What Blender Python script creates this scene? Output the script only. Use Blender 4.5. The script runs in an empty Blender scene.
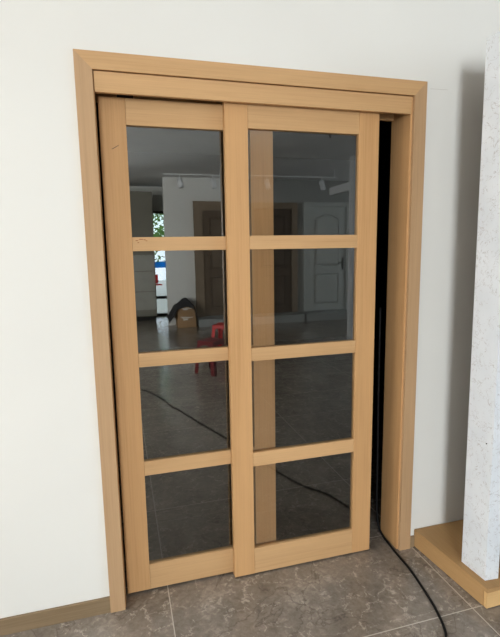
import bpy, bmesh, math, random
from mathutils import Vector, Matrix

random.seed(4)
S = bpy.context.scene
C = S.collection

# ------------------------------------------------------------------ camera
F_PX, YAW, PITCH, ROLL = 466.99, 0.273818, -0.148782, -0.016448
cam_d = bpy.data.cameras.new('camera')
cam_d.sensor_fit = 'HORIZONTAL'
cam_d.sensor_width = 36.0
cam_d.lens = F_PX / 500.0 * 36.0
cam_d.clip_start = 0.02
cam = bpy.data.objects.new('camera', cam_d)
C.objects.link(cam)
cy_, sy_, cp_, sp_ = math.cos(YAW), math.sin(YAW), math.cos(PITCH), math.sin(PITCH)
fwd = Vector((sy_ * cp_, cy_ * cp_, sp_))
rt = Vector((cy_, -sy_, 0))
up = rt.cross(fwd)
r2 = math.cos(ROLL) * rt + math.sin(ROLL) * up
u2 = -math.sin(ROLL) * rt + math.cos(ROLL) * up
M = Matrix((r2, u2, -fwd)).transposed().to_4x4()
M.translation = Vector((0.10676, -1.86599, 1.50033))
cam.matrix_world = M
S.camera = cam

# ------------------------------------------------------------------ light, exposure
S.view_settings.view_transform = 'Standard'
S.view_settings.look = 'None'
S.view_settings.gamma = 1.0
S.view_settings.use_curve_mapping = False
S.view_settings.exposure = -0.10
w = bpy.data.worlds.new('overcast_sky')
S.world = w
w.use_nodes = True
wb = w.node_tree.nodes['Background']
wb.inputs[0].default_value = (0.80, 0.90, 1.0, 1)
wb.inputs[1].default_value = 6.0


def area(name, loc, rot, sx, sy, power, col):
    l = bpy.data.lights.new(name, 'AREA')
    l.shape = 'RECTANGLE'
    l.size, l.size_y = sx, sy
    l.energy = power
    l.color = col
    o = bpy.data.objects.new(name, l)
    o.location = loc
    o.rotation_euler = rot
    C.objects.link(o)
    return o


# daylight by the tall window behind the camera, plus two added fill lamps
area('window_daylight', (-2.35, -9.55, 1.95), (math.radians(90), 0, math.radians(-52)), 1.5, 2.4, 418, (0.95, 0.98, 1.0)).data.spread = math.radians(110)
area('added_side_fill', (7.35, -4.6, 1.7), (math.radians(90), 0, math.radians(90)), 3.2, 1.9, 60, (0.93, 0.97, 1.0))  # added fill from the right, through an invented window

area('added_left_fill', (-3.75, 0.0, 1.6), (math.radians(-90), 0, 0), 2.3, 2.2, 760, (1.0, 1.0, 0.98))  # added fill that brightens the far wall and ceiling

# ------------------------------------------------------------------ helpers


def lin(r, g, b):
    f = lambda c: ((c / 255 + 0.055) / 1.055) ** 2.4 if c > 10 else c / 255 / 12.92
    return (f(r), f(g), f(b), 1)


def newmat(name):
    m = bpy.data.materials.new(name)
    m.use_nodes = True
    nt = m.node_tree
    return m, nt, nt.nodes['Principled BSDF']


def N(nt, t, **kw):
    n = nt.nodes.new(t)
    for k, v in kw.items():
        if isinstance(v, (int, float, str, bool)) and hasattr(n, k):
            setattr(n, k, v)
    return n


def setin(n, **kw):
    for k, v in kw.items():
        n.inputs[k].default_value = v


def ramp(nt, stops):
    n = nt.nodes.new('ShaderNodeValToRGB')
    cr = n.color_ramp
    while len(cr.elements) < len(stops):
        cr.elements.new(0.5)
    for e, (p, c) in zip(cr.elements, stops):
        e.position = p
        e.color = c if len(c) == 4 else (*c, 1)
    return n


def plain(name, col, rough=0.5, spec=0.5, metal=0.0, var=0.05, scale=20, bump=0.0):
    m, nt, b = newmat(name)
    tc = N(nt, 'ShaderNodeTexCoord')
    no = N(nt, 'ShaderNodeTexNoise')
    setin(no, Scale=scale, Detail=4.0)
    nt.links.new(tc.outputs['Object'], no.inputs['Vector'])
    lo = tuple(c * (1 - var) for c in col[:3])
    hi = tuple(min(1, c * (1 + var)) for c in col[:3])
    r = ramp(nt, [(0.3, lo), (0.7, hi)])
    nt.links.new(no.outputs['Fac'], r.inputs['Fac'])
    nt.links.new(r.outputs['Color'], b.inputs['Base Color'])
    setin(b, Roughness=rough, Metallic=metal)
    b.inputs['Specular IOR Level'].default_value = spec
    if bump:
        bp = N(nt, 'ShaderNodeBump')
        setin(bp, Strength=bump, Distance=0.002)
        nt.links.new(no.outputs['Fac'], bp.inputs['Height'])
        nt.links.new(bp.outputs['Normal'], b.inputs['Normal'])
    return m


def wood(name, col, axis, rough=0.58, contrast=0.13, spec=0.22, seed=0.0):
    """fine straight grain running along the given axis (0, 1 or 2)"""
    m, nt, b = newmat(name)
    tc = N(nt, 'ShaderNodeTexCoord')
    oi = N(nt, 'ShaderNodeObjectInfo')
    off = N(nt, 'ShaderNodeVectorMath', operation='ADD')
    off.inputs[1].default_value = (seed, seed, seed)
    sc = N(nt, 'ShaderNodeMapping')
    s = [150.0, 150.0, 150.0]
    s[axis] = 3.0
    sc.inputs['Scale'].default_value = s
    sc2 = N(nt, 'ShaderNodeMapping')
    s2 = [14.0, 14.0, 14.0]
    s2[axis] = 0.9
    sc2.inputs['Scale'].default_value = s2
    nt.links.new(tc.outputs['Object'], off.inputs[0])
    nt.links.new(off.outputs[0], sc.inputs['Vector'])
    nt.links.new(off.outputs[0], sc2.inputs['Vector'])
    n1 = N(nt, 'ShaderNodeTexNoise')
    setin(n1, Scale=1.0, Detail=5.0, Roughness=0.65)
    n2 = N(nt, 'ShaderNodeTexNoise')
    setin(n2, Scale=1.0, Detail=3.0, Roughness=0.5, Distortion=0.6)
    nt.links.new(sc.outputs[0], n1.inputs['Vector'])
    nt.links.new(sc2.outputs[0], n2.inputs['Vector'])
    mx = N(nt, 'ShaderNodeMix')
    mx.data_type = 'FLOAT'
    mx.inputs[0].default_value = 0.45
    nt.links.new(n1.outputs['Fac'], mx.inputs[2])
    nt.links.new(n2.outputs['Fac'], mx.inputs[3])
    lo = tuple(c * (1 - contrast * k) for c, k in zip(col[:3], (1.0, 1.25, 1.6)))
    hi = tuple(min(1, c * (1 + contrast * 0.7)) for c in col[:3])
    r = ramp(nt, [(0.30, lo), (0.5, col[:3]), (0.70, hi)])
    nt.links.new(mx.outputs[0], r.inputs['Fac'])
    # a little per-board tone change
    hs = N(nt, 'ShaderNodeHueSaturation')
    mr = N(nt, 'ShaderNodeMapRange')
    setin(mr, **{'To Min': 0.95, 'To Max': 1.04})
    nt.links.new(oi.outputs['Random'], mr.inputs['Value'])
    nt.links.new(mr.outputs[0], hs.inputs['Value'])
    nt.links.new(r.outputs['Color'], hs.inputs['Color'])
    nt.links.new(hs.outputs['Color'], b.inputs['Base Color'])
    setin(b, Roughness=rough)
    b.inputs['Specular IOR Level'].default_value = spec
    bp = N(nt, 'ShaderNodeBump')
    setin(bp, Strength=0.12, Distance=0.0006)
    nt.links.new(n1.outputs['Fac'], bp.inputs['Height'])
    nt.links.new(bp.outputs['Normal'], b.inputs['Normal'])
    return m


OAK_V = wood('oak_laminate_upright', lin(194, 151, 104), 2, contrast=0.14)
OAK_VD = wood('oak_laminate_upright_casing', lin(182, 149, 113), 2, contrast=0.14, seed=3.1)
OAK_H = wood('oak_laminate_level', lin(198, 159, 114), 0, contrast=0.14, seed=7.7)
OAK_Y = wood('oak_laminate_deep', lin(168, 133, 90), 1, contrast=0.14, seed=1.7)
BASE_W = wood('baseboard_laminate', lin(138, 118, 92), 0, rough=0.5, contrast=0.25)
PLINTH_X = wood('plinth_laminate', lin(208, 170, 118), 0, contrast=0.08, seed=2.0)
DARKWOOD = wood('walnut_sample', lin(84, 70, 58), 2, contrast=0.2)
MIDWOOD = wood('mid_brown_sample', lin(104, 90, 76), 2, contrast=0.15)
BROWNWOOD = wood('brown_sample', lin(134, 118, 100), 2, contrast=0.15)


def wall_mat():
    m, nt, b = newmat('white_wall_paint')
    tc = N(nt, 'ShaderNodeTexCoord')
    n1 = N(nt, 'ShaderNodeTexNoise')
    setin(n1, Scale=1.2, Detail=3.0)
    n2 = N(nt, 'ShaderNodeTexNoise')
    setin(n2, Scale=260.0, Detail=3.0)
    for n in (n1, n2):
        nt.links.new(tc.outputs['Object'], n.inputs['Vector'])
    r = ramp(nt, [(0.3, lin(224, 223, 218)), (0.7, lin(228, 227, 222))])
    nt.links.new(n1.outputs['Fac'], r.inputs['Fac'])
    nt.links.new(r.outputs['Color'], b.inputs['Base Color'])
    setin(b, Roughness=0.85)
    b.inputs['Specular IOR Level'].default_value = 0.2
    bp = N(nt, 'ShaderNodeBump')
    setin(bp, Strength=0.10, Distance=0.001)
    nt.links.new(n2.outputs['Fac'], bp.inputs['Height'])
    nt.links.new(bp.outputs['Normal'], b.inputs['Normal'])
    return m


WALL = wall_mat()
TAUPE = plain('taupe_wall_paint', lin(128, 120, 110), 0.9, 0.2, var=0.03, scale=2)
CEIL = plain('ceiling_paint', lin(214, 215, 214), 0.9, 0.2, var=0.02, scale=2)
DARKROOM = plain('unlit_room_shade', lin(70, 66, 60), 0.9, 0.1, var=0.1, scale=3)  # darkness of the unlit inner room put into the colour
BLACK = plain('black_rubber', lin(16, 16, 17), 0.7, 0.2, scale=60)
TRACKM = plain('black_track_metal', lin(24, 22, 20), 0.4, 0.5, scale=60)


def floor_mat(name='stone_tile', x0=0.245, y0=-0.43):
    m, nt, b = newmat(name)
    L = nt.links
    tc = N(nt, 'ShaderNodeTexCoord')
    sx = N(nt, 'ShaderNodeSeparateXYZ')
    L.new(tc.outputs['Object'], sx.inputs[0])

    def mth(op, a, bb=None, c=None):
        n = N(nt, 'ShaderNodeMath', operation=op)
        for i, v in enumerate((a, bb, c)):
            if v is None:
                continue
            if hasattr(v, 'is_linked') or hasattr(v, 'links'):
                L.new(v, n.inputs[i])
            else:
                n.inputs[i].default_value = v
        return n.outputs[0]

    def joint(v, o, per, wd):
        a = mth('SUBTRACT', v, o - per / 2)
        a = mth('PINGPONG', a, per / 2)      # per/2 at joints
        return mth('GREATER_THAN', a, per / 2 - wd)

    jx = joint(sx.outputs['X'], x0, 1.21, 0.0020)
    jy = joint(sx.outputs['Y'], y0, 0.6, 0.0022)
    j = mth('MAXIMUM', jx, jy)
    # tile id shifts the pattern
    ix = mth('FLOOR', mth('DIVIDE', mth('SUBTRACT', sx.outputs['X'], x0), 1.21))
    iy = mth('FLOOR', mth('DIVIDE', mth('SUBTRACT', sx.outputs['Y'], y0), 0.6))
    cmb = N(nt, 'ShaderNodeCombineXYZ')
    L.new(mth('MULTIPLY', ix, 3.7), cmb.inputs[0])
    L.new(mth('MULTIPLY', iy, 5.3), cmb.inputs[1])
    ad = N(nt, 'ShaderNodeVectorMath', operation='ADD')
    L.new(tc.outputs['Object'], ad.inputs[0])
    L.new(cmb.outputs[0], ad.inputs[1])
    # clouds
    c1 = N(nt, 'ShaderNodeTexNoise')
    setin(c1, Scale=3.5, Detail=9.0, Roughness=0.72, Distortion=0.2)
    c2 = N(nt, 'ShaderNodeTexNoise')
    setin(c2, Scale=38.0, Detail=7.0, Roughness=0.68, Distortion=0.8)
    v1 = N(nt, 'ShaderNodeTexNoise')
    setin(v1, Scale=11.0, Detail=7.0, Roughness=0.66, Distortion=0.9)
    v2 = N(nt, 'ShaderNodeTexNoise')
    setin(v2, Scale=1.4, Detail=7.0, Roughness=0.55, Distortion=0.9)
    for n in (c1, c2, v1, v2):
        L.new(ad.outputs[0], n.inputs['Vector'])
    mix = mth('ADD', mth('MULTIPLY', c1.outputs['Fac'], 0.6), mth('MULTIPLY', c2.outputs['Fac'], 0.4))
    base = ramp(nt, [(0.36, lin(102, 93, 84)), (0.46, lin(124, 115, 105)), (0.54, lin(138, 128, 118)), (0.64, lin(166, 156, 144))])
    L.new(mix, base.inputs['Fac'])
    # pale veins (zero crossings of a noise), broken up
    vn = N(nt, 'ShaderNodeVectorMath', operation='MULTIPLY_ADD')
    L.new(v1.outputs['Color'], vn.inputs[0])
    vn.inputs[1].default_value = (0.16, 0.16, 0.0)
    L.new(ad.outputs[0], vn.inputs[2])
    vo = N(nt, 'ShaderNodeTexVoronoi', feature='DISTANCE_TO_EDGE')
    setin(vo, Scale=7.0)
    L.new(vn.outputs[0], vo.inputs['Vector'])
    a = vo.outputs['Distance']
    pv = N(nt, 'ShaderNodeMapRange')
    setin(pv, **{'From Min': 0.0, 'From Max': 0.03, 'To Min': 0.65, 'To Max': 0.0})
    L.new(a, pv.inputs['Value'])
    gate = N(nt, 'ShaderNodeMapRange')
    setin(gate, **{'From Min': 0.44, 'From Max': 0.56})
    L.new(c2.outputs['Fac'], gate.inputs['Value'])
    m1 = N(nt, 'ShaderNodeMix')
    m1.data_type = 'RGBA'
    L.new(mth('MULTIPLY', pv.outputs[0], gate.outputs[0]), m1.inputs[0])
    L.new(base.outputs['Color'], m1.inputs[6])
    m1.inputs[7].default_value = lin(196, 187, 174)
    # long dark veins
    a2 = mth('ABSOLUTE', mth('SUBTRACT', v2.outputs['Fac'], 0.5))
    dv = N(nt, 'ShaderNodeMapRange')
    setin(dv, **{'From Min': 0.0, 'From Max': 0.007, 'To Min': 0.6, 'To Max': 0.0})
    L.new(a2, dv.inputs['Value'])
    m2 = N(nt, 'ShaderNodeMix')
    m2.data_type = 'RGBA'
    L.new(dv.outputs[0], m2.inputs[0])
    L.new(m1.outputs[2], m2.inputs[6])
    m2.inputs[7].default_value = lin(88, 78, 70)
    m3 = N(nt, 'ShaderNodeMix')
    m3.data_type = 'RGBA'
    L.new(j, m3.inputs[0])
    L.new(m2.outputs[2], m3.inputs[6])
    m3.inputs[7].default_value = lin(190, 182, 170)
    L.new(m3.outputs[2], b.inputs['Base Color'])
    rr = N(nt, 'ShaderNodeMapRange')
    setin(rr, **{'To Min': 0.10, 'To Max': 0.24})
    L.new(c2.outputs['Fac'], rr.inputs['Value'])
    L.new(rr.outputs[0], b.inputs['Roughness'])
    b.inputs['Specular IOR Level'].default_value = 0.5
    bp = N(nt, 'ShaderNodeBump')
    setin(bp, Strength=0.12, Distance=0.001)
    L.new(mix, bp.inputs['Height'])
    L.new(bp.outputs['Normal'], b.inputs['Normal'])
    return m


FLOOR = floor_mat()
FLOOR_B = floor_mat('stone_tile_inner_room', x0=0.24, y0=0.12)


def squiggle_mat():
    """white foil printed with short grey-beige curls"""
    m, nt, b = newmat('white_curl_printed_foil')
    L = nt.links
    tc = N(nt, 'ShaderNodeTexCoord')
    n1 = N(nt, 'ShaderNodeTexNoise')
    setin(n1, Scale=24.0, Detail=1.5, Roughness=0.6, Distortion=2.6)
    n2 = N(nt, 'ShaderNodeTexNoise')
    setin(n2, Scale=34.0, Detail=1.0)
    n3 = N(nt, 'ShaderNodeTexNoise')
    setin(n3, Scale=6.0, Detail=2.0)
    for n in (n1, n2, n3):
        L.new(tc.outputs['Object'], n.inputs['Vector'])
    s = N(nt, 'ShaderNodeMath', operation='SUBTRACT')
    L.new(n1.outputs['Fac'], s.inputs[0])
    s.inputs[1].default_value = 0.5
    a = N(nt, 'ShaderNodeMath', operation='ABSOLUTE')
    L.new(s.outputs[0], a.inputs[0])
    mr = N(nt, 'ShaderNodeMapRange')
    setin(mr, **{'From Min': 0.0, 'From Max': 0.03, 'To Min': 1.0, 'To Max': 0.0})
    L.new(a.outputs[0], mr.inputs['Value'])
    g = N(nt, 'ShaderNodeMapRange')
    setin(g, **{'From Min': 0.46, 'From Max': 0.54})
    L.new(n2.outputs['Fac'], g.inputs['Value'])
    mu = N(nt, 'ShaderNodeMath', operation='MULTIPLY')
    L.new(mr.outputs[0], mu.inputs[0])
    L.new(g.outputs[0], mu.inputs[1])
    r = ramp(nt, [(0.35, lin(206, 211, 216)), (0.7, lin(216, 220, 224))])
    L.new(n3.outputs['Fac'], r.inputs['Fac'])
    mx = N(nt, 'ShaderNodeMix')
    mx.data_type = 'RGBA'
    L.new(mu.outputs[0], mx.inputs[0])
    L.new(r.outputs['Color'], mx.inputs[6])
    mx.inputs[7].default_value = lin(176, 174, 174)
    L.new(mx.outputs[2], b.inputs['Base Color'])
    setin(b, Roughness=0.45)
    return m


FOIL = squiggle_mat()
WHITE = plain('white_lacquer', lin(232, 234, 236), 0.4, 0.4, var=0.01)
GREY = plain('grey_platform_laminate', lin(150, 152, 150), 0.5, 0.3, var=0.04)
GREYDOOR = plain('grey_painted_door', lin(176, 178, 174), 0.45, 0.4, var=0.02)
CARTON = plain('brown_cardboard', lin(168, 134, 98), 0.8, 0.2, var=0.06, scale=9)
TAPE = plain('pale_paper_label', lin(225, 222, 215), 0.6, 0.3)
CLOTH = plain('dark_grey_cloth', lin(62, 62, 64), 0.95, 0.1, var=0.25, scale=18, bump=0.6)
REDP = plain('red_plastic', lin(196, 34, 34), 0.35, 0.5, var=0.04)
OLIVE = plain('grey_beige_panel', lin(132, 128, 116), 0.6, 0.3, var=0.03)
PALEP = plain('pale_packed_panel', lin(172, 170, 162), 0.4, 0.5, var=0.08, scale=6)


def film(name, col):
    m = bpy.data.materials.new(name)
    m.use_nodes = True
    nt = m.node_tree
    nt.nodes.clear()
    out = N(nt, 'ShaderNodeOutputMaterial')
    a = N(nt, 'ShaderNodeBsdfTransparent')
    b = N(nt, 'ShaderNodeBsdfDiffuse')
    no = N(nt, 'ShaderNodeTexNoise')
    r = ramp(nt, [(0.3, tuple(c * .95 for c in col[:3])), (0.7, col[:3])])
    mx = N(nt, 'ShaderNodeMixShader')
    mx.inputs[0].default_value = .3
    nt.links.new(no.outputs['Fac'], r.inputs['Fac'])
    nt.links.new(r.outputs['Color'], a.inputs['Color'])
    nt.links.new(r.outputs['Color'], b.inputs['Color'])
    nt.links.new(a.outputs[0], mx.inputs[1])
    nt.links.new(b.outputs[0], mx.inputs[2])
    nt.links.new(mx.outputs[0], out.inputs['Surface'])
    return m


BLUE = film('blue_film', lin(90, 180, 235))
REDF = film('red_film', lin(225, 50, 54))
PAPERW = film('white_film', lin(240, 242, 240))
BARK = plain('tree_bark', lin(92, 76, 60), 0.9, 0.2, var=0.3, scale=30)
LEAF = plain('tree_leaves', lin(96, 146, 60), 0.5, 0.4, var=0.35, scale=3)
PAVE = plain('pale_paving', lin(190, 190, 184), 0.9, 0.2, var=0.05)
STAIN = plain('brown_scuff', lin(150, 96, 62), 0.7, 0.2, var=0.2, scale=200)
CRACKM = plain('hairline_crack_grey', lin(196, 192, 184), 0.9, 0.1)


def glass_mat(name, ior, tint):
    m = bpy.data.materials.new(name)
    m.use_nodes = True
    nt = m.node_tree
    nt.nodes.clear()
    out = N(nt, 'ShaderNodeOutputMaterial')
    gl = N(nt, 'ShaderNodeBsdfGlossy')
    setin(gl, Roughness=0.004)
    gl.inputs['Color'].default_value = (0.97, 1.0, 0.985, 1)
    tr = N(nt, 'ShaderNodeBsdfTransparent')
    tr.inputs['Color'].default_value = tint
    fr = N(nt, 'ShaderNodeFresnel')
    setin(fr, IOR=ior)
    mx = N(nt, 'ShaderNodeMixShader')
    nt.links.new(fr.outputs[0], mx.inputs[0])
    nt.links.new(tr.outputs[0], mx.inputs[1])
    nt.links.new(gl.outputs[0], mx.inputs[2])
    nt.links.new(mx.outputs[0], out.inputs['Surface'])
    return m


# a single sheet stands for both faces of the pane, so its reflectance is that of two surfaces
GLASS = glass_mat('clear_door_glass', 2.2, (0.94, 0.96, 0.95, 1))
GLASS_R = glass_mat('clear_door_glass_rear', 2.6, (0.94, 0.96, 0.95, 1))  # reflectance raised further so the rear panes look brighter than the front ones
WGLASS = glass_mat('clear_window_glass', 1.45, (0.97, 0.98, 0.98, 1))


class MB:
    def __init__(s):
        s.bm = bmesh.new()

    def box(s, x0, x1, y0, y1, z0, z1, bev=0.0, M=None):
        g = bmesh.ops.create_cube(s.bm, size=1.0)
        vs = g['verts']
        for v in vs:
            v.co = Vector(((x0 + x1) / 2 + v.co.x * (x1 - x0), (y0 + y1) / 2 + v.co.y * (y1 - y0), (z0 + z1) / 2 + v.co.z * (z1 - z0)))
        if bev:
            es = list({e for v in vs for e in v.link_edges})
            r = bmesh.ops.bevel(s.bm, geom=es, offset=bev, segments=2, affect='EDGES', profile=0.6)
            vs = list({v for f in r['faces'] for v in f.verts} | {v for v in vs if v.is_valid})
        if M is not None:
            bmesh.ops.transform(s.bm, matrix=M, verts=[v for v in vs if v.is_valid])
        return s

    def prism(s, pts, y0, y1):
        """polygon in x,z extruded along y"""
        a = [s.bm.verts.new((x, y0, z)) for x, z in pts]
        b = [s.bm.verts.new((x, y1, z)) for x, z in pts]
        n = len(pts)
        s.bm.faces.new(a)
        s.bm.faces.new(b[::-1])
        for i in range(n):
            s.bm.faces.new((a[i], b[i], b[(i + 1) % n], a[(i + 1) % n]))
        return s

    def poly(s, pts, d):
        """closed planar polygon pts (3d) extruded by vector d"""
        d = Vector(d)
        a = [s.bm.verts.new(Vector(q)) for q in pts]
        b = [s.bm.verts.new(Vector(q) + d) for q in pts]
        n = len(pts)
        s.bm.faces.new(a)
        s.bm.faces.new(b[::-1])
        for i in range(n):
            s.bm.faces.new((a[i], b[i], b[(i + 1) % n], a[(i + 1) % n]))
        return s

    def tube(s, pts, r, seg=10, r1=None):
        pts = [Vector(q) for q in pts]
        rings = []
        n = len(pts)
        for i, q in enumerate(pts):
            t = (pts[min(i + 1, n - 1)] - pts[max(i - 1, 0)]).normalized()
            ref = Vector((0, 0, 1)) if abs(t.z) < 0.9 else Vector((1, 0, 0))
            u = t.cross(ref).normalized()
            v = t.cross(u)
            rad = r if r1 is None else r + (r1 - r) * i / (n - 1)
            rings.append([s.bm.verts.new(q + rad * (math.cos(a) * u + math.sin(a) * v)) for a in [2 * math.pi * k / seg for k in range(seg)]])
        for A, B in zip(rings, rings[1:]):
            for k in range(seg):
                s.bm.faces.new((A[k], A[(k + 1) % seg], B[(k + 1) % seg], B[k]))
        s.bm.faces.new(rings[0][::-1])
        s.bm.faces.new(rings[-1])
        return s

    def build(s, name, mat, parent=None, smooth=False, keep=False):
        if not keep:
            bmesh.ops.recalc_face_normals(s.bm, faces=s.bm.faces)
        me = bpy.data.meshes.new(name)
        s.bm.to_mesh(me)
        s.bm.free()
        me.materials.append(mat)
        if smooth:
            for f in me.polygons:
                f.use_smooth = True
        o = bpy.data.objects.new(name, me)
        C.objects.link(o)
        if parent:
            o.parent = parent
            o.matrix_parent_inverse = PW[parent].inverted() if parent in PW else Matrix()
        return o


PW = {}


def tag(o, label=None, cat=None, group=None, kind=None):
    if label:
        o['label'] = label
    if cat:
        o['category'] = cat
    if group:
        o['group'] = group
    if kind:
        o['kind'] = kind
    return o


def empty(name, loc, label, cat, group=None, kind=None):
    o = bpy.data.objects.new(name, None)
    o.empty_display_size = 0.1
    o.location = loc
    C.objects.link(o)
    PW[o] = Matrix.Translation(Vector(loc))
    return tag(o, label, cat, group, kind)


def struct(name, mb, mat, parent=None):
    o = mb.build(name, mat, parent)
    if not parent:
        o['kind'] = 'structure'
    return o


# ------------------------------------------------------------------ the setting
H = 2.88           # ceiling height
T = 0.14           # thickness of the wall with the sliding doors
XL, XR = -6.0, 7.3
YB = -8.75
OX0, OX1, OZ = 0.03, 1.41, 2.17    # rough opening

struct('floor', MB().box(XL - .2, XR + .2, YB - 0.2, 0.12, -0.1, 0.0), FLOOR)
struct('floor_inner_room', MB().box(-2.2, 4.2, 0.1235, 5.2, -0.1, 0.0), FLOOR_B)
struct('trim_1', MB().box(-2.2, 4.2, 0.12, 0.1235, -0.1, -0.0002), plain('joint_grout', lin(196, 188, 176), 0.7))
struct('ceiling', MB().box(XL - .2, XR + .2, YB - 0.2, T, H, H + 0.1), CEIL)
mb = MB()
mb.box(XL - .2, -4.95, 0, T, 0, H).box(-2.55, OX0, 0, T, 0, H).box(-4.95, -2.55, 0, T, 0, .45).box(-4.95, -2.55, 0, T, 2.75, H).box(OX1, XR + .2, 0, T, 0, H).box(OX0, OX1, 0, T, OZ, H)
struct('wall_north', mb, WALL)
struct('wall_west', MB().box(XL - 0.2, XL, YB, 0, 0, H), TAUPE)
# south wall with its tall window and its glazed door
mb = MB()
y0, y1 = YB - 0.2, YB
mb.box(XL - .2, -3.05, y0, y1, 0, H).box(-1.30, 0.55, y0, y1, 0, H).box(1.55, XR + .2, y0, y1, 0, H)
mb.box(-3.05, -1.30, y0, y1, 2.84, H).box(-3.05, -1.30, y0, y1, 0, 0.12).box(0.55, 1.55, y0, y1, 2.36, H)
struct('wall_south', mb, WALL)
struct('wall_display', MB().box(1.035, 2.60, -7.42, -7.3, 0, H), WALL)
struct('wall_display_grey', MB().box(2.60, XR, -7.42, -7.3, 0, H), plain('grey_wall_paint', lin(150, 151, 148), .85, .2, var=.02, scale=2))
mb = MB()
mb.box(XR, XR + .2, YB, -6.3, 0, H).box(XR, XR + .2, -2.9, 0, 0, H).box(XR, XR + .2, -6.3, -2.9, 0, 0.7).box(XR, XR + .2, -6.3, -2.9, 2.7, H)
struct('wall_east', mb, TAUPE)
# the unlit room behind the sliding doors
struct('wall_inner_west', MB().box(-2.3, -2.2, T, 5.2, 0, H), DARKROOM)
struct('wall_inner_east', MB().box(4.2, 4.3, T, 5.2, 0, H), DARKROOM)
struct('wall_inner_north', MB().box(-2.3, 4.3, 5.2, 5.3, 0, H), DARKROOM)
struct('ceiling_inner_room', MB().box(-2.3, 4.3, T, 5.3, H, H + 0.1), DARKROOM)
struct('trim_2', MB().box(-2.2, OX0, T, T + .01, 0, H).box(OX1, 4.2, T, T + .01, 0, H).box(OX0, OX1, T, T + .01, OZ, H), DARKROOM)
# skirting
struct('baseboard_left', MB().box(XL, 0.0, -0.012, 0, 0, 0.068, 0.0015), BASE_W)
struct('baseboard_right', MB().box(1.44, 1.468, -0.010, 0, 0, 0.058, 0.001), BASE_W)

# windows
FR = plain('black_window_frame', lin(30, 30, 32), 0.4, 0.5)


def window(name, x0, x1, z0, z1, bars=(), y=None, doorlike=False):
    y = YB - 0.1 if y is None else y
    e = bpy.data.objects.new(name, None)
    e.location = ((x0 + x1) / 2, y, z0)
    C.objects.link(e)
    PW[e] = Matrix.Translation(e.location)
    e['kind'] = 'structure'
    f = 0.05
    mb = MB().box(x0, x0 + f, y - .03, y + .03, z0, z1).box(x1 - f, x1, y - .03, y + .03, z0, z1)
    mb.box(x0 + f, x1 - f, y - .03, y + .03, z1 - f, z1).box(x0 + f, x1 - f, y - .03, y + .03, z0, z0 + f)
    for z in bars:
        mb.box(x0 + f, x1 - f, y - .025, y + .025, z - .03, z + .03)
    mb.build('window_frame', FR, e)
    g = MB()
    v = [g.bm.verts.new(q) for q in ((x0 + f, y, z0 + f), (x1 - f, y, z0 + f), (x1 - f, y, z1 - f), (x0 + f, y, z1 - f))]
    g.bm.faces.new(v)
    g.build('window_pane', WGLASS, e)
    return e


window('window_1', -3.05, -1.30, 0.12, 2.84, (0.9,))
w2 = window('window_2', 0.55, 1.55, 0.0, 2.36, (0.42,))
MB().box(0.62, 1.48, YB - .09, YB - .085, 1.10, 1.24).build('blue_sticker', BLUE, w2)
MB().box(0.90, 0.99, YB - .082, YB - .078, 0.74, 0.95).box(0.90, 1.07, YB - .082, YB - .078, 0.70, 0.73).build('red_mark', REDF, w2)
# unseen east window, added to pass the side fill
e = bpy.data.objects.new('added_window_3', None)
e.location = (XR + .1, -4.6, .7)
C.objects.link(e)
PW[e] = Matrix.Translation(e.location)
e['kind'] = 'structure'
mb = MB()
for a, b in ((-6.3, -6.24), (-4.63, -4.57), (-2.96, -2.9)):
    mb.box(XR + .07, XR + .13, a, b, .7, 2.7)
mb.box(XR + .07, XR + .13, -6.24, -2.96, .7, .76).box(XR + .07, XR + .13, -6.24, -2.96, 2.64, 2.7)
mb.build('window_frame', FR, e)

window('added_window_4', -4.95, -2.55, 0.45, 2.75, (), y=0.09)  # unseen window, added in the door wall to light the far room

# outdoors
tag(struct('ground_outside', MB().box(-12, 14, -22, YB - .2, -0.12, -0.02), PAVE), kind='structure')


def tree(x, y, hgt, rad, n, label):
    t = empty('tree', (x, y, -0.02), label, 'tree', None)
    MB().tube([(x, y, -.02), (x + .05, y, hgt * .35), (x - .03, y + .03, hgt * .7)], 0.13, 10, 0.05).build('trunk', BARK, t, True)
    mb = MB()
    for i in range(n):
        while True:
            d = Vector([random.uniform(-1, 1) for _ in range(3)])
            if 0.25 < d.length < 1:
                break
        c = Vector((x, y, hgt * .62)) + Vector((d.x * rad, d.y * rad, d.z * hgt * .4))
        a = Vector([random.uniform(-1, 1) for _ in range(3)]).normalized()
        b = a.orthogonal().normalized()
        s = random.uniform(.05, .11)
        vs = [mb.bm.verts.new(c + q) for q in (a * s * 1.3, b * s * .6, -a * s * 1.3, -b * s * .6)]
        mb.bm.faces.new(vs)
    f = mb.build('foliage', LEAF, t)
    return t


tree(0.95, -13.0, 4.6, 1.7, 1500, 'leafy green tree outside, mirrored in the upper left pane beside the tall glass strip')

# ------------------------------------------------------------------ door frame (casing, jambs, fascia)
fr = empty('door_frame', (0.72, 0.05, 0), 'light oak door frame around the sliding doors, fixed in the white wall', 'door frame')
W, HT = 1.44, 2.20
CW = 0.060
yf = -0.015
# mitred casing boards
MB().prism([(0, 0), (CW, 0), (CW, HT - CW), (0, HT)], yf, 0.012).build('casing', OAK_VD, fr)
MB().prism([(W, 0), (W, HT), (W - CW, HT - CW), (W - CW, 0)], yf, 0.012).build('casing', OAK_VD, fr)
MB().prism([(0, HT), (CW, HT - CW), (W - CW, HT - CW), (W, HT)], yf, 0.012).build('casing', OAK_H, fr)
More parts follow.
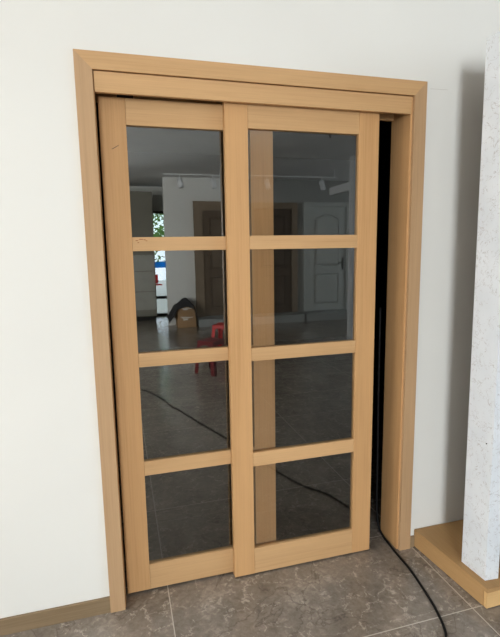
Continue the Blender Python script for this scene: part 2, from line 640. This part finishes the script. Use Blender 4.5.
# jambs
MB().box(0.034, 0.0630, 0.0, T + .008, 0, HT - CW - .002, 0.001).build('jamb', OAK_V, fr)
MB().box(W - 0.0685, W - 0.034, 0.0, T + .008, 0, HT - CW - .002, 0.001).build('jamb', OAK_V, fr)
MB().box(0.0640, W - 0.0695, 0.012, T, HT - CW - .004, HT - .035, 0.001).build('head_jamb', OAK_H, fr)
MB().box(0.0640, W - 0.0695, -0.006, 0.010, 2.066, HT - CW - .003, 0.001).build('fascia', OAK_H, fr)
MB().box(0.0640, W - 0.0695, T - .012, T + .006, 2.072, HT - CW - .006, 0.001).build('rear_fascia', OAK_H, fr)
MB().box(0.065, W - .071, 0.014, 0.058, 2.112, 2.134).build('track', TRACKM, fr)
MB().box(0.065, W - .071, 0.060, 0.120, 2.112, 2.134).build('track', TRACKM, fr)  # both tracks widened in black so the cavity reads dark


# ------------------------------------------------------------------ sliding doors
def sliding_door(x0, x1, y0, th, zb, label, rails, stl, gm, zt):
    d = empty('sliding_door', ((x0 + x1) / 2, y0 + th / 2, zb), label, 'sliding door', 'pair of glazed sliding doors')
    y1 = y0 + th
    MB().box(x0, x0 + stl, y0, y1, zb, zt, 0.0012).build('stile', OAK_V, d)
    MB().box(x1 - stl, x1, y0, y1, zb, zt, 0.0012).build('stile', OAK_V, d)
    a, b = x0 + stl + .0006, x1 - stl - .0006
    yr = y0 + .0012
    names = ['bottom_rail'] + ['middle_rail'] * 3 + ['top_rail']
    zs = []
    for n, (z0, z1) in zip(names, rails):
        MB().box(a, b, yr, y1 - .0012, z0, z1, 0.0010).build(n, OAK_H, d)
        zs.append((z0, z1))
    yg = y0 + th * .5
    for (p, q) in zip(zs, zs[1:]):
        g = MB()
        z0, z1 = p[1] - .004, q[0] + .004
        vs = [g.bm.verts.new(c) for c in ((a - .004, yg, z0), (b + .004, yg, z0), (b + .004, yg, z1), (a - .004, yg, z1))]
        g.bm.faces.new(vs)
        g.build('glass_pane', gm, d, keep=True)
    for hx in (x0 + .1, x1 - .1):
        MB().box(hx - .03, hx + .03, yg - .006, yg + .006, zt, 2.112).build('hanger', TRACKM, d)
    return d


RF = [(0.008, 0.132), (0.534, 0.597), (1.018, 1.075), (1.496, 1.553), (1.979, 2.100)]
RR = [(0.010, 0.128), (0.545, 0.608), (1.022, 1.080), (1.497, 1.552), (1.976, 2.073)]
dF = sliding_door(0.5475, 1.237, 0.029, 0.030, 0.008, 'light oak sliding door with four glass panes, nearer one slid over to the right', RF, 0.0955, GLASS, 2.100)
dR = sliding_door(0.0715, 0.761, 0.0655, 0.030, 0.010, 'light oak sliding door with four glass panes, farther one at the left jamb', RR, 0.0985, GLASS_R, 2.073)
# scuffs on the rear door
mb = MB()
for (sx, sz, wd) in ((0.183, 1.537, .010), (0.196, 1.542, .016), (0.214, 1.540, .008), (0.190, 1.529, .006), (0.222, 1.536, .006)):
    mb.box(sx, sx + wd, 0.0664, 0.0672, sz, sz + .003)
mb.build('scuff_mark', STAIN, dR)
mb = MB()
mb.poly([(0.112, .0651, 1.885), (0.138, .0651, 1.900), (0.139, .0651, 1.8985), (0.113, .0651, 1.8832)], (0, .001, 0))
mb.build('scuff_mark', TRACKM, dR)

# ------------------------------------------------------------------ plinth and display frame at the right
RZ = Matrix.Translation(Vector((1.466, 0, 0))) @ Matrix.Rotation(math.radians(4.6), 4, 'Z') @ Matrix.Translation(Vector((-1.466, 0, 0)))
pl = empty('display_plinth', (2.2, -0.23, 0), 'low light oak plinth on the floor against the wall right of the doors', 'plinth')
t = 0.018
fz = .004
L0, L1, P0, P1, PH = 1.468, 2.7, -0.453, -0.004, 0.092
# side edge runs from (1.468, 0) to (1.503, -0.453)
pts = [(1.468, P1), (1.503, P0), (L1, P0), (L1, P1)]
mb = MB()
mb.poly([(1.4685, P1, PH - t), (1.5035, P0 + .001, PH - t), (L1, P0 + .001, PH - t), (L1, P1, PH - t)], (0, 0, t))
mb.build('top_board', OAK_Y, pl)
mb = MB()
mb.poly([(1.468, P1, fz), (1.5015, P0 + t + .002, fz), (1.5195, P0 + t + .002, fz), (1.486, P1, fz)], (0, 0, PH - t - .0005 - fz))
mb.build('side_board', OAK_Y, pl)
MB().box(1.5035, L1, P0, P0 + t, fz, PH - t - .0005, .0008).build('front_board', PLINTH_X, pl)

BACKB = plain('brown_blocking_board', lin(96, 76, 58), .8, .15)
mb = MB()
mb.poly([(1.472, P1, 0), (1.507, P0 + .004, 0), (L1 - .01, P0 + .004, 0), (L1 - .01, P1, 0)], (0, 0, fz - .0002))
mb.build('shadow_line_strip', BLACK, pl)  # black inset added to draw the shadow line under the plinth
dp = empty('display_stand', (2.2, -0.34, PH), 'tall white display stand printed with grey curls, standing on the oak plinth', 'display stand')
mb = MB()
mb.poly([(1.522, -.277, PH + .001), (1.531, -.408, PH + .001), (1.594, -.413, PH + .001), (1.588, -.277, PH + .001)], (-0.022, -.004, 2.272 - PH))
mb.build('post', FOIL, dp)
mb = MB()
mb.poly([(1.524, -.275, PH + .001), (1.524, -.2765, PH + .001), (1.586, -.2765, PH + .001), (1.586, -.275, PH + .001)], (-0.022, -.004, 2.268 - PH))
mb.build('bounce_block_backing', BACKB, dp)  # unseen brown sheet, added to cut bounce into the wall shadow
mb = MB()
mb.poly([(1.602, -.19, PH + .001), (1.602, -.36, PH + .001), (2.55, -.36, PH + .001), (2.55, -.19, PH + .001)], (-.006, 0, 2.268 - PH))
mb.build('back_shadow_core', BACKB, dp)  # hidden core behind the post, deepened to shape the shadow on the wall
MB().box(2.56, 2.58, -.262, -.012, PH + .001, 2.20).build('light_block_panel', BACKB, dp)  # unseen, added to block side light from reaching behind the stand
mb = MB()
mb.poly([(2.552, -.270, PH + .001), (2.552, -.407, PH + .001), (2.62, -.407, PH + .001), (2.62, -.270, PH + .001)], (0, 0, 2.272 - PH))
mb.build('post', FOIL, dp)
# small fixing hole in the post's side
m_ = MB()
m_.tube([(1.523, -.380, 0.694), (1.5195, -.380, 0.694)], .0025, 8)
m_.build('screw', BLACK, dp)

# ------------------------------------------------------------------ cable
def smooth_path(pts, n=8):
    P = [Vector(q) for q in pts]
    P = [P[0]] + P + [P[-1]]
    out = []
    for i in range(1, len(P) - 2):
        for k in range(n):
            u = k / n
            a, b, c, d = P[i - 1], P[i], P[i + 1], P[i + 2]
            out.append(0.5 * ((2 * b) + (-a + c) * u + (2 * a - 5 * b + 4 * c - d) * u * u + (-a + 3 * b - 3 * c + d) * u ** 3))
    out.append(P[-2])
    return out


cr = 0.0054
zc = cr + .0005
cab = [(1.352, .172, 1.2), (1.352, .170, .8), (1.354, .166, .4), (1.353, .160, .16), (1.357, .145, .045), (1.362, .110, zc + .002), (1.356, .05, zc), (1.350, -.017, zc), (1.344, -.152, zc), (1.322, -.293, zc), (1.298, -.405, zc),
       (1.255, -.517, zc), (1.165, -.63, zc), (1.065, -.88, zc), (.985, -1.10, zc), (.846, -1.50, zc), (.698, -1.90, zc), (.60, -2.2, zc), (.54, -2.34, zc), (.50, -2.5, zc), (.487, -2.57, zc), (.38, -2.85, zc), (.27, -3.05, zc), (.10, -3.3, zc), (-.3, -3.7, zc)]
tag(MB().tube(smooth_path(cab), cr, 10).build('power_cable', BLACK, None, True), 'black power cable running across the tiled floor from behind the right jamb', 'cable')

# hairline crack by the door frame corner
mb = MB()
mb.poly([(1.466, -.0004, 2.1765), (1.50, -.0004, 2.1775), (1.556, -.0004, 2.1785), (1.556, -.0004, 2.1797), (1.50, -.0004, 2.179), (1.466, -.0004, 2.178)], (0, .0003, 0))
o = mb.build('trim_3', CRACKM, None)
o['kind'] = 'structure'

# ------------------------------------------------------------------ front room (seen mirrored in the panes)
# tall storage unit by the glazed door
cb = empty('tall_cabinet', (0.59, -8.4, 0), 'tall grey-beige cabinet mirrored at the far left of the left-hand glass', 'cabinet')
MB().box(0.30, 0.88, -8.70, -8.10, 0.10, 2.70, .004).build('body', OLIVE, cb)
MB().box(0.32, 0.86, -8.68, -8.14, 0.0, 0.10).build('kickboard', TRACKM, cb)
for i, (a, b) in enumerate(((.24, .62), (.64, 1.05), (1.07, 1.40))):
    MB().box(0.33, 0.86, -8.1, -8.085, a, b, .003).build('drawer_front', PALEP, cb)

# boxes with a cloth
for i, (z0, z1, dx) in enumerate(((0.001, 0.225, 0.0), (0.226, 0.40, 0.01))):
    bx = empty('cardboard_box', (1.35, -7.08, z0), ('lower' if i == 0 else 'upper') + ' brown cardboard box of the two stacked against the far wall in the reflection', 'box', 'stacked cardboard boxes')
    MB().box(1.17 + dx, 1.53, -7.24, -6.92, z0, z1, .004).build('carton', CARTON, bx)
    MB().box(1.23 + .02 * i, 1.47, -6.9195, -6.9185, z1 - .035, z1 - .015).build('tape', TAPE, bx)
    MB().box(1.28, 1.37, -6.9185, -6.9175, (z0 + z1) / 2 + .03, (z0 + z1) / 2 + .07).build('paper_label', TAPE, bx)
# cloth draped on the top box
mb = MB()
nx, ny = 26, 14
grid = []
for j in range(ny + 1):
    row = []
    for i in range(nx + 1):
        u, v = i / nx, j / ny
        x = 1.00 + .54 * u
        y = -7.26 + .40 * v
        hump = .15 * math.exp(-((u - .62) / .25) ** 2) * (1 - abs(v - .5) ** 2 * 2)
        z = .415 + hump + .012 * math.sin(17 * u + 5 * v) * math.sin(9 * v + 3)
        if u < .28:
            z -= (.28 - u) * .85
        if v > .86:
            z -= (v - .86) * .5
        if u > .94:
            z -= (u - .94) * 4
        row.append(mb.bm.verts.new((x, y, z)))
    grid.append(row)
for j in range(ny):
    for i in range(nx):
        mb.bm.faces.new((grid[j][i], grid[j][i + 1], grid[j + 1][i + 1], grid[j + 1][i]))
cl = mb.build('cloth', CLOTH, None, True)
sm = cl.modifiers.new('solid', 'SOLIDIFY')
sm.thickness = .012
tag(cl, 'crumpled dark grey cloth lying on top of the cardboard boxes', 'cloth')


# platforms with sample doors
def platform(x0, x1, label):
    p = empty('display_platform', ((x0 + x1) / 2, -7.05, 0), label, 'platform', 'door sample platforms')
    MB().box(x0, x1, -7.298, -6.85, 0.131, 0.15, .002).build('top_board', GREY, p)
    MB().box(x0, x1, -6.868, -6.85, 0.0, 0.130, .001).build('front_board', GREY, p)
    MB().box(x0, x0 + .02, -7.298, -6.869, 0.0, 0.130).build('side_board', GREY, p)
    MB().box(x1 - .02, x1, -7.298, -6.869, 0.0, 0.130).build('side_board', GREY, p)


platform(1.58, 3.74, 'grey low platform under the brown door samples in the reflection')
platform(3.80, 6.2, 'grey low platform under the pale door sample in the right-hand reflection')


def sample_door(x0, x1, ztop, casing_w, mc, md, label, arch=False, handle=False, recess=.0):
    y = -7.298
    d = empty('sample_door', ((x0 + x1) / 2, y, .152), label, 'door')

    zb = .152
    MB().prism([(x0, zb), (x0 + casing_w, zb), (x0 + casing_w, ztop - casing_w), (x0, ztop)], y, y + .07).build('casing', mc, d)
    MB().prism([(x1, zb), (x1, ztop), (x1 - casing_w, ztop - casing_w), (x1 - casing_w, zb)], y, y + .07).build('casing', mc, d)
    MB().prism([(x0, ztop), (x0 + casing_w, ztop - casing_w), (x1 - casing_w, ztop - casing_w), (x1, ztop)], y, y + .07).build('casing', mc, d)
    a, b = x0 + casing_w + .003, x1 - casing_w - .003
    leaf = MB().box(a, b, y, y + .035, zb + .005, ztop - casing_w - .003).build('door_leaf', md, d)
    # raised panels with moulded borders
    w_ = b - a
    m = .13 * w_ / .8 + .02
    def panel(z0, z1, arched):
        n = 12
        p = [(a + m, z0), (b - m, z0)]
        if arched:
            zc_ = z1 - .10
            for k in range(n + 1):
                u = k / n
                p.append((b - m - (b - a - 2 * m) * u, zc_ + .10 * math.sin(math.pi * u)))
        else:
            p += [(b - m, z1), (a + m, z1)]
        cx, cz = (a + b) / 2, (z0 + z1) / 2
        mb = MB()
        o_ = [mb.bm.verts.new((q[0], y + .035, q[1])) for q in p]
        r1 = [mb.bm.verts.new((cx + (q[0] - cx) * .97, y + .062, cz + (q[1] - cz) * .98)) for q in p]
        r2 = [mb.bm.verts.new((cx + (q[0] - cx) * .92, y + .0365, cz + (q[1] - cz) * .94)) for q in p]
        r3 = [mb.bm.verts.new((cx + (q[0] - cx) * .80, y + .060, cz + (q[1] - cz) * .90)) for q in p]
        k_ = len(p)
        for A, B in ((o_, r1), (r1, r2), (r2, r3)):
            for i in range(k_):
                mb.bm.faces.new((A[i], A[(i + 1) % k_], B[(i + 1) % k_], B[i]))
        mb.bm.faces.new(r3)
        mb.build('raised_panel', md, leaf)
    panel(zb + .95, ztop - casing_w - .14, arch)
    panel(zb + .16, zb + .80, False)
    if handle:
        hx = b - .07 if handle > 0 else a + .07
        hd = MB().box(hx - .022, hx + .022, y + .035, y + .043, 1.02, 1.28, .003).build('handle_plate', TRACKM, d)
        MB().tube([(hx, y + .04, 1.17), (hx, y + .09, 1.17), (hx - .03 * handle, y + .095, 1.172), (hx - .13 * handle, y + .09, 1.165)], .010, 8).build('lever_handle', TRACKM, hd, True)
    return d


sample_door(1.60, 2.64, 2.43, .17, BROWNWOOD, MIDWOOD, 'brown sample door with wide casing beside the boxes in the left-hand reflection')
sample_door(2.68, 3.74, 2.41, .12, BROWNWOOD, DARKWOOD, 'dark walnut sample door with lighter brown casing, left of the pale grey one in the right-hand glass', arch=False)
sample_door(3.88, 4.95, 2.43, .09, GREYDOOR, GREYDOOR, 'pale grey sample door with arched raised panel and black lever handle', arch=True, handle=1)

# white post with an arm
wp = empty('white_stand', (3.70, -4.79, 0), 'slim white floor-to-ceiling post with short arm, mirrored at the right edge of the glass', 'display post')
MB().box(3.655, 3.745, -4.84, -4.77, 0.001, H - .001, .003).build('post', WHITE, wp)
MB().box(3.655, 3.725, -5.55, -4.845, 2.38, 2.50, .003).build('arm', WHITE, wp)

# track light
tl = empty('track_light', (1.6, -5.96, H), 'white ceiling track light with spot heads, mirrored near the top of the panes', 'track light')
MB().box(.91, 4.0, -5.975, -5.945, 2.722, 2.737, .002).build('rail', WHITE, tl)
for x in (2.25, 3.95):
    MB().tube([(x, -5.96, 2.737), (x, -5.96, H - .001)], .006, 8).build('drop_rod', WHITE, tl)
for x in (1.18, 1.74, 2.67, 3.70):
    MB().tube([(x, -5.96, 2.722), (x, -5.96, 2.655)], .010, 8).build('swivel', WHITE, tl)
    MB().tube([(x, -5.97, 2.66), (x + .015, -5.93, 2.52)], .045, 18).build('spot_head', WHITE, tl, True)

# smoke detector
sd = empty('ceiling_sprinkler', (2.69, -3.5, H), 'small dark sprinkler head on the ceiling mirrored in the top right pane', 'sprinkler')
MB().tube([(2.69, -3.5, H - .001), (2.69, -3.5, H - .012)], .055, 18).build('rose', TRACKM, sd)
MB().tube([(2.69, -3.5, H - .012), (2.69, -3.5, H - .07)], .014, 12, .008).build('nozzle', TRACKM, sd)

# red plastic stools
def red_stool(cx, cy, rz, mat, label):
    ch = empty('plastic_stool', (0, 0, 0), label, 'stool', None)
    PW[ch] = Matrix()
    hz = .39
    s = .115
    MB().box(-s - .012, s + .012, -s - .012, s + .012, hz, hz + .014, .006).build('seat', mat, ch)
    mb = MB()
    for a in range(4):
        R_ = Matrix.Rotation(a * math.pi / 2, 4, 'Z')
        n = 8
        pts = [(-s - .004, s + .010, hz)] + [(s + .004, s + .010, hz)]
        for k in range(n + 1):
            u = k / n
            pts.append((s - .004 - (2 * s - .008) * u, s + .014, hz - .075 + .045 * math.sin(math.pi * u)))
        mb.poly([tuple(R_ @ Vector(q)) for q in pts], R_ @ Vector((0, -.005, 0)))
    mb.build('apron', mat, ch)
    for a in range(4):
        R_ = Matrix.Rotation(a * math.pi / 2, 4, 'Z')
        mb = MB()
        t0 = [(s + .010, s + .010), (s - .040, s + .010), (s - .040, s + .004), (s + .004, s + .004), (s + .004, s - .040), (s + .010, s - .040)]
        top = [mb.bm.verts.new(R_ @ Vector((x, y, hz - .001))) for x, y in t0]
        bot = [mb.bm.verts.new(R_ @ Vector((x + .032, y + .032, 0.0))) for x, y in t0]
        for i in range(6):
            mb.bm.faces.new((top[i], top[(i + 1) % 6], bot[(i + 1) % 6], bot[i]))
        mb.bm.faces.new(top)
        mb.bm.faces.new(bot[::-1])
        mb.build('leg', mat, ch)
    ch.location = (cx, cy, .001)
    ch.rotation_euler = (0, 0, rz)


MAROON = plain('dark_red_plastic', lin(112, 36, 40), 0.4, 0.4, var=0.04)
red_stool(1.17, -3.50, math.radians(52), MAROON, 'dark red square plastic stool in the left-hand glass, the nearer and lower one')
red_stool(1.57, -4.62, math.radians(38), REDP, 'bright red plastic stool standing behind the dark red one in the left-hand glass')
